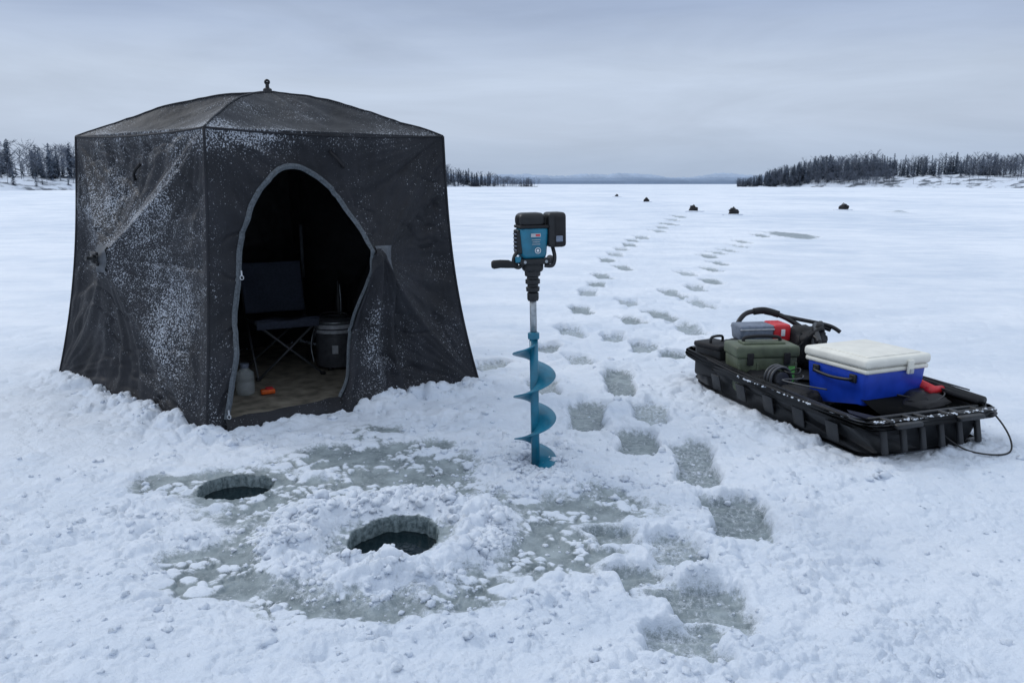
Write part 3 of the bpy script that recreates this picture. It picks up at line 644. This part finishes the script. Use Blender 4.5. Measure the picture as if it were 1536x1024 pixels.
# ---------------- grey & red case
gc=empty('tool_case',sp(.52,1.66,.35),SA-rad(12))
box('case_body',(.27,.20,.12),(-.05,0,.07),M['grey'],gc,bevel=.02,taper=.9)
box('case_red_end',(.13,.21,.13),(.14,0,.07),M['red'],gc,bevel=.02)
box('case_lid_line',(.26,.205,.012),(-.05,0,.10),M['lgrey'],gc,bevel=.004)
box('case_latch',(.03,.01,.05),(.14,-.108,.075),M['label'],gc,bevel=.004)
def lump(name,size,loc,mat,parent=None,seed=0,rot=0,amp=.25):
    bm=bmesh.new(); bmesh.ops.create_icosphere(bm,subdivisions=4,radius=1)
    P=np.array([v.co[:] for v in bm.verts])
    nn=fbm(P[:,0]*1.7+seed,P[:,1]*1.7+P[:,2]*1.3,3,seed); cr=pn(P[:,0]*5+seed,P[:,2]*5+P[:,1]*4,seed+3)
    Q=np.sign(P)*np.abs(P)**.65*(1+amp*nn[:,None])*(1+.08*np.abs(cr)[:,None])*np.array(size)
    for v,q in zip(bm.verts,Q): v.co=q
    me=bpy.data.meshes.new(name); bm.to_mesh(me); bm.free(); me.materials.append(mat); me.polygons.foreach_set('use_smooth',[True]*len(me.polygons))
    o=bpy.data.objects.new(name,me); o.location=loc; o.rotation_euler=(0,0,rot); sc.collection.objects.link(o)
    if parent:o.parent=parent
    return o
db=empty('black_duffel_bag',sp(.56,1.66,.05),SA)
lump('bag_body',(.34,.26,.15),(0,.06,.13),M['blackr'],db,3)
lump('bag_end',(.12,.15,.15),(.25,-.16,.26),M['blackr'],db,5)
tube('bag_strap',[(.12,-.25,.28),(.2,-.3,.39),(0.3,-.28,.42),(.38,-.2,.34)],.012,M['blackr'],db,sm=6)
for k in range(3): lathe('bag_ring',[(.10,-.008),(.115,0),(.10,.008)],M['black'],db,(.22+.03*k,-.22-.03*k,.28),(rad(70),0,rad(30)),seg=24)
sb_=empty('small_black_case',sp(.20,1.72,.07),SA+.2)
box('case_body',(.20,.26,.24),(0,0,.14),M['black'],sb_,bevel=.03); box('case_lid',(.21,.27,.04),(0,0,.26),M['blackr'],sb_,bevel=.015)
tube('case_handle',[(-.06,0,.28),(-.05,0,.32),(.05,0,.32),(.06,0,.28)],.01,M['black'],sb_,sm=4)
fr_=empty('hand_auger_frame',sp(.6,1.7,0),SA)
tube('arch_tube',[(-.14,.16,.40),(-.10,.17,.475),(-.02,.18,.525),(.10,.14,.535),(.20,.03,.50),(.28,-.08,.43)],.019,M['black'],fr_,sm=8)
tube('cross_tube',[(.12,-.46,.40),(.22,-.30,.455),(.34,-.16,.465),(.44,-.20,.43)],.020,M['black'],fr_,sm=8)
tube('grip',[(.02,.17,.532),(.10,.14,.54),(.17,.06,.518)],.027,M['blackr'],fr_,sm=5)
tube('lower_tube',[(.0,-.5,.28),(.12,-.47,.39),(.14,-.38,.43)],.014,M['black'],fr_,sm=5)
tube('cross_grip',[(.24,-.30,.46),(.36,-.18,.47)],.028,M['blackr'],fr_)
tube('rear_tube',[(.10,.14,.525),(.28,-.04,.49),(.42,-.20,.46),(.47,-.27,.42)],.015,M['black'],fr_,sm=6)
rl=empty('cable_reel',sp(.23,1.04,.09),SA)
for k in range(5):
    R_=.080-.006*(k%2); tube('coil',[(R_*math.cos(t),-.03+k*.016,.14+R_*math.sin(t)) for t in np.linspace(0,6.28,28)],.009,M['blackr'] if k%2 else M['dgrey'],rl,seg=8)
lathe('reel_hub',[(0,-.05),(.045,-.05),(.05,-.03),(.05,.05),(0,.055)],M['dgrey'],rl,(0,0,.14),(rad(90),0,0),seg=20)
lump('glove',(.08,.10,.05),(-.02,.16,.10),M['blackr'],rl,9)
lump('cloth',(.09,.14,.06),(.0,-.22,.07),M['blackr'],rl,19)
tube('loose_cable',[(.08,-.05,.10),(.08,-.14,.18),(.02,-.2,.18),(-.06,-.12,.16),(-.04,-.3,.165),(.04,-.42,.16)],.005,M['dgrey'],rl,sm=8,seg=6)
tube('loose_cable_b',[(.10,.05,.16),(.12,-.06,.21),(.06,-.12,.19),(.0,-.08,.20),(.05,.06,.2)],.005,M['black'],rl,sm=8,seg=6)
rs=empty('red_scoop',sp(.86,.54,.02),SA)
tube('scoop_handle',[(.02,.42,.33),(.0,.25,.30),(.0,.0,.262),(-.02,-.20,.238)],[.022,.027,.029,.030],M['red'],rs,seg=16)
tube('scoop_grip',[(-.08,-.20,.248),(.05,-.18,.24)],.025,M['red'],rs,seg=14)
bt=empty('rubber_boots',sp(.70,.27,.05),SA)
lump('boot_a',(.17,.10,.085),(0,0,.12),M['blackr'],bt,12,.2,.15); lump('boot_b',(.13,.10,.07),(.10,.12,.14),M['black'],bt,14,.6,.15)
lump('glove_pair',(.10,.13,.06),(-.30,.03,.07),M['blackr'],bt,16,.3,.3)
lathe('boot_cuff',[(.0,0),(.06,0),(.068,.03),(.068,.08),(.055,.085),(.05,.03),(0,.03)],M['blackr'],bt,(-.11,-.01,.14),(0,rad(70),.3),seg=20)
rd=empty('fishing_rod_tube',sp(.95,.5,0),SA)
tube('rod_tube',[(.0,.65,.28),(0,.1,.27),(.0,-.40,.25)],.028,M['black'],rd,seg=14)
tube('rod_tube_b',[(-.07,.5,.28),(-.05,-.1,.26),(-.05,-.40,.255)],.016,M['blackr'],rd,seg=12)
tube('rod',[(-.01,.8,.31),(.0,-.3,.292)],.005,M['dgrey'],rd,seg=8)
# ------------------------------------------------------------------ distant gear
for i,(x_,y_,s_) in enumerate(((12.0,93.2,.7),(11.0,66.5,.95),(9.9,44.2,.85),(10.8,39.5,.9),(19.0,46.5,.95))):
    e=empty('tip_up_gear_bag',(x_,y_,0),i*1.3)
    lump('bag',(.26*s_,.2*s_,.15*s_),(0,0,.13*s_),M['blackr'],e,20+i,0,.5); lump('top_roll',(.15*s_,.1*s_,.07*s_),(.05,0,.30*s_),M['black'],e,30+i,0,.4)
    box('side_case',(.16*s_,.14*s_,.2*s_),(-.22*s_,.05,.10*s_),M['black'],e,bevel=.02)
    tube('handle',[(-.12*s_,0,.26*s_),(0,0,.42*s_),(.12*s_,0,.26*s_)],.018,M['black'],e,sm=4)
    lump('snow_pile',(.5,.4,.04),(0,-.05,.0),M['snow'],e,40+i)
# ------------------------------------------------------------------ shores
def shore_mat(name,snowc,darkc,thr,sc_=.12):
    m,nt,b=newmat(name); L=nt.links.new; geo=nt.nodes.new('ShaderNodeNewGeometry')
    mp=nt.nodes.new('ShaderNodeMapping'); mp.inputs['Scale'].default_value=(1,1,3.5); L(geo.outputs['Position'],mp.inputs['Vector'])
    n=nt.nodes.new('ShaderNodeTexNoise'); n.inputs['Scale'].default_value=sc_; n.inputs['Detail'].default_value=6; n.inputs['Roughness'].default_value=.65; L(mp.outputs[0],n.inputs['Vector'])
    r=nt.nodes.new('ShaderNodeValToRGB'); r.color_ramp.elements[0].position=thr-.04; r.color_ramp.elements[1].position=thr+.04
    r.color_ramp.elements[0].color=(*snowc,1); r.color_ramp.elements[1].color=(*darkc,1); L(n.outputs['Fac'],r.inputs[0]); L(r.outputs[0],b.inputs['Base Color']); setin(b,Roughness=.95); b.inputs['Specular IOR Level'].default_value=.1
    return m
M['shore']=shore_mat('snowy_shore',(.66,.72,.81),(.14,.16,.19),.54)
M['conif']=simple('conifer_foliage_haze',(.095,.12,.16),.95,scale=.6,var=.4,spec=.05,bump=0)  # aerial haze blended into the needle colour, paler and bluer
M['bare']=simple('bare_branches_haze',(.19,.215,.265),.95,scale=.5,var=.3,spec=.05,bump=0)  # twig colour with blue-grey distance haze painted in
M['bark']=simple('tree_bark_haze',(.15,.165,.195),.95,scale=.5,var=.3,spec=.05,bump=0)  # trunks too: haze is part of the base colour
def conifer():
    V=[];F=[]
    def tri(a,b,c): k=len(V); V.extend([a,b,c]); F.append((k,k+1,k+2))
    tri((-.012,0,0),(.012,0,0),(0,0,.95)); tri((0,-.012,0),(0,.012,0),(0,0,.95))
    w=random.uniform(.18,.30)
    for l in range(16):
        z=.05+.92*l/16; R=w*(1-z)**.7*random.uniform(.7,1.25)
        for k in range(8):
            if random.random()<.12: continue
            a=random.uniform(0,6.28); r=R*random.uniform(.6,1.2); da=.3+.3*random.random()
            dz=-.10*r/ w*.5-random.uniform(0,.02)
            tip=(r*math.cos(a),r*math.sin(a),z+dz); b1=(.5*r*math.cos(a+da),.5*r*math.sin(a+da),z+.0); b2=(.5*r*math.cos(a-da),.5*r*math.sin(a-da),z-.02)
            tri((0,0,z+.04),b1,tip); tri((0,0,z+.01),tip,b2)
    return np.array(V),np.array(F),np.zeros(len(F),int)
def bare():
    V=[];F=[];mi=[]
    def br(p,q,w,m):
        p=np.array(p);q=np.array(q); d=q-p; s1=np.cross(d,(0,0,1.)); s1=s1/(np.linalg.norm(s1)+1e-9)*w; s2=np.cross(d,s1); s2=s2/(np.linalg.norm(s2)+1e-9)*w
        for s in (s1,s2): k=len(V); V.extend([p-s,p+s,q]); F.append((k,k+1,k+2)); mi.append(m)
    lean=random.uniform(-.04,.04); br((0,0,0),(lean,0,.9),.012,2)
    sp_=random.uniform(.20,.34)
    for i in range(18):
        z=random.uniform(.2,.85); a=random.uniform(0,6.28); l=sp_*(1.15-z)*random.uniform(.8,1.5)+.06; up=random.uniform(.5,1.2)*l
        p=np.array((lean*z,0,z)); q=p+np.array((l*math.cos(a),l*math.sin(a),up)); br(p,q,.005,2)
        for j in range(6):
            t=random.uniform(.25,1); s=p+(q-p)*t; a2=a+random.uniform(-1.2,1.2); l2=.11*random.uniform(.5,1.2)
            br(s,s+np.array((l2*math.cos(a2),l2*math.sin(a2),l2*random.uniform(.2,1.2))),.0045,1)
    return np.array(V),np.array(F),np.array(mi)
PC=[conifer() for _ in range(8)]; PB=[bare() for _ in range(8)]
def polylerp(P,s):
    P=np.array(P,float); d=np.r_[0,np.cumsum(np.hypot(*np.diff(P,axis=0).T))]; d/=d[-1]
    return np.stack([np.interp(s,d,P[:,0]),np.interp(s,d,P[:,1])],-1)
def shore(name,front,back,hfun,tfun,ntree,conf,seed):
    e=empty(name)
    s=np.linspace(0,1,260);t=np.linspace(0,1,26)**1.5; S,T=np.meshgrid(s,t,indexing='ij')
    Fp=polylerp(front,s)[:,None,:];Bp=polylerp(back,s)[:,None,:]
    XY=Fp*(1-T[...,None])+Bp*T[...,None]
    def hz(S,T,X,Y): return hfun(S)*(1-np.exp(-T*14))*(1+.35*fbm(X*.03,Y*.03,3,seed))+.7*fbm(X*.2,Y*.2,3,seed+2)*sst(0,.04,T)-.1+T*hfun(S)*.5
    Z=hz(S,T,XY[...,0],XY[...,1]); G=np.concatenate([XY,Z[...,None]],-1)
    gridobj('snowy_bank',G,M['shore'],e)
    r=np.random.default_rng(seed); VV=[];FF=[];MI=[];off=0
    ss=r.uniform(0,1,ntree); tt=.03+r.uniform(0,1,ntree)**2.0*.6
    fx=polylerp(front,ss);bx=polylerp(back,ss); xy=fx*(1-tt[:,None])+bx*tt[:,None]; zz=hz(ss,tt,xy[:,0],xy[:,1])
    cls=fbm(xy[:,0]*.035,xy[:,1]*.035,2,seed+7); hv=1+.35*fbm(xy[:,0]*.05,xy[:,1]*.05,2,seed+11)
    for i in range(ntree):
        hgt_,keep=tfun(ss[i],tt[i],r)
        if not keep: continue
        v,f,mi=(PC if cls[i]+r.uniform(-.25,.25)>conf else PB)[r.integers(0,8)]
        a=r.uniform(0,6.28);c,s_=math.cos(a),math.sin(a); h=hgt_*r.uniform(.35,1.05)*hv[i]
        if tt[i]<.07: h*=.55
        w=np.stack([(v[:,0]*c-v[:,1]*s_)*h,(v[:,0]*s_+v[:,1]*c)*h,v[:,2]*h],-1)+np.array((xy[i,0],xy[i,1],zz[i]-.1))
        VV.append(w);FF.append(f+off);MI.append(mi);off+=len(v)
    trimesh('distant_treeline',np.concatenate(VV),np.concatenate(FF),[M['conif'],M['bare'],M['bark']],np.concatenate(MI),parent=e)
    return e
shore('left_shoreline_woods',[(-320,100),(-190,135),(-107,168),(-84,225),(-30,345),(9,362)],[(-400,220),(-260,240),(-180,280),(-150,340),(-60,440),(14,366)],
      lambda s: 3.2*sst(1.0,.80,s)+.15, lambda s,t,r:((8.8 if s<.62 else 9.5)*(1-.62*max(0,(s-.86)/.14)),not(s<.6 and t<.10 and r.uniform()<.7)),3300,.12,200)
re_=shore('right_shoreline_woods',[(97,352),(120,335),(148,295),(168,258),(290,190)],[(99,358),(170,430),(240,390),(300,350),(420,300)],
      lambda s: 3.8*sst(-.02,.22,s)+.15, lambda s,t,r:((4.0+4.6*min(1,s/.12)), not((.27<s<.56) and t<.19 and r.uniform()<.96)),3400,.05,300)
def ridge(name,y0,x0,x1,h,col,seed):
    m=simple(name+'_haze_forest',col,1,scale=.02,var=.10,spec=0,bump=0)  # haze of the far air is painted straight into col
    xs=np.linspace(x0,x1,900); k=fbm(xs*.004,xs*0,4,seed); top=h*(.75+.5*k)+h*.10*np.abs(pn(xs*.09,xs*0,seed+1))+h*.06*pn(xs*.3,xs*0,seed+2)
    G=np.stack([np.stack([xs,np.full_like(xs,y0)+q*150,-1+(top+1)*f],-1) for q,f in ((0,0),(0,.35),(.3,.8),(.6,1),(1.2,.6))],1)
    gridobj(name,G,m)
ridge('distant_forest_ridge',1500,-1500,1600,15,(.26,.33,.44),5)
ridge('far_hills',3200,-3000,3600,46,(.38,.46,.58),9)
# ------------------------------------------------------------------ world
w=bpy.data.worlds.new('World'); sc.world=w; w.use_nodes=True; nt=w.node_tree; L=nt.links.new
bg=nt.nodes['Background']; sky=nt.nodes.new('ShaderNodeTexSky'); sky.sky_type='NISHITA'; sky.sun_disc=False
tc=nt.nodes.new('ShaderNodeTexCoord'); sp_=nt.nodes.new('ShaderNodeSeparateXYZ'); L(tc.outputs['Generated'],sp_.inputs[0])
mp=nt.nodes.new('ShaderNodeMapping'); mp.inputs['Scale'].default_value=(1.1,1.1,7); L(tc.outputs['Generated'],mp.inputs[0])
nz=nt.nodes.new('ShaderNodeTexNoise'); nz.inputs['Scale'].default_value=1.5; nz.inputs['Detail'].default_value=5; nz.inputs['Roughness'].default_value=.55; nz.inputs['Distortion'].default_value=.3; L(mp.outputs[0],nz.inputs['Vector'])
ad=nt.nodes.new('ShaderNodeMath'); ad.operation='MULTIPLY_ADD'; L(nz.outputs['Fac'],ad.inputs[0]); ad.inputs[1].default_value=.09; L(sp_.outputs['Z'],ad.inputs[2])
rp=nt.nodes.new('ShaderNodeValToRGB'); e=rp.color_ramp; L(ad.outputs[0],rp.inputs[0])
def cc_(c): return tuple(k for k in c)+(1,)
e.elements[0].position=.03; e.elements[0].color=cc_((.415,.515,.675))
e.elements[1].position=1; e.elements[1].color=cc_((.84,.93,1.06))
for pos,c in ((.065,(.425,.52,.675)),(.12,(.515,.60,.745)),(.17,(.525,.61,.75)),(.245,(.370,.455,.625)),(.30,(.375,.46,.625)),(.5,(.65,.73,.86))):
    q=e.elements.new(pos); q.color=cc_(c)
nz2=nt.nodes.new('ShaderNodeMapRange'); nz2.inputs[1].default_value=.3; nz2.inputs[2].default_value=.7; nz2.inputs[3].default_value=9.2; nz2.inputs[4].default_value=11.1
nz3=nt.nodes.new('ShaderNodeTexNoise'); nz3.inputs['Scale'].default_value=2.2; nz3.inputs['Detail'].default_value=6; nz3.inputs['Roughness'].default_value=.6; nz3.inputs['Distortion'].default_value=.5; L(mp.outputs[0],nz3.inputs['Vector']); L(nz3.outputs['Fac'],nz2.inputs[0])
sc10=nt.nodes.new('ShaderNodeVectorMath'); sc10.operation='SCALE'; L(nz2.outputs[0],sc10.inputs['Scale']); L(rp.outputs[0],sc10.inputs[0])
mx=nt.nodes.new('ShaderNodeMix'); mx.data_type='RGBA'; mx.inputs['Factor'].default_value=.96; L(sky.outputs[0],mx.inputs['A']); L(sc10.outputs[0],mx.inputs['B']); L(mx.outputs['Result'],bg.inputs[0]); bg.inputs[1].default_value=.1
sl_=bpy.data.lights.new('sun','SUN'); sl_.energy=.9; sl_.angle=rad(14); sl_.color=(1,.98,.95)
so=bpy.data.objects.new('sun',sl_); sc.collection.objects.link(so)
dirv=Vector((-.6,.38,.55)).normalized()
sky.sun_elevation=math.asin(dirv.z); sky.sun_rotation=math.atan2(dirv.x,dirv.y)
so.rotation_euler=dirv.to_track_quat('Z','Y').to_euler()
# ------------------------------------------------------------------ camera
cam=bpy.data.cameras.new('camera'); cam.lens=28.125; cam.sensor_width=36; cam.clip_end=20000; cam.clip_start=.05
c=bpy.data.objects.new('camera',cam); c.location=(0,0,1.5); c.rotation_euler=(rad(90-11.17),0,0); sc.collection.objects.link(c); sc.camera=c
sc.view_settings.view_transform='Standard'; sc.view_settings.look='None'; sc.view_settings.exposure=0
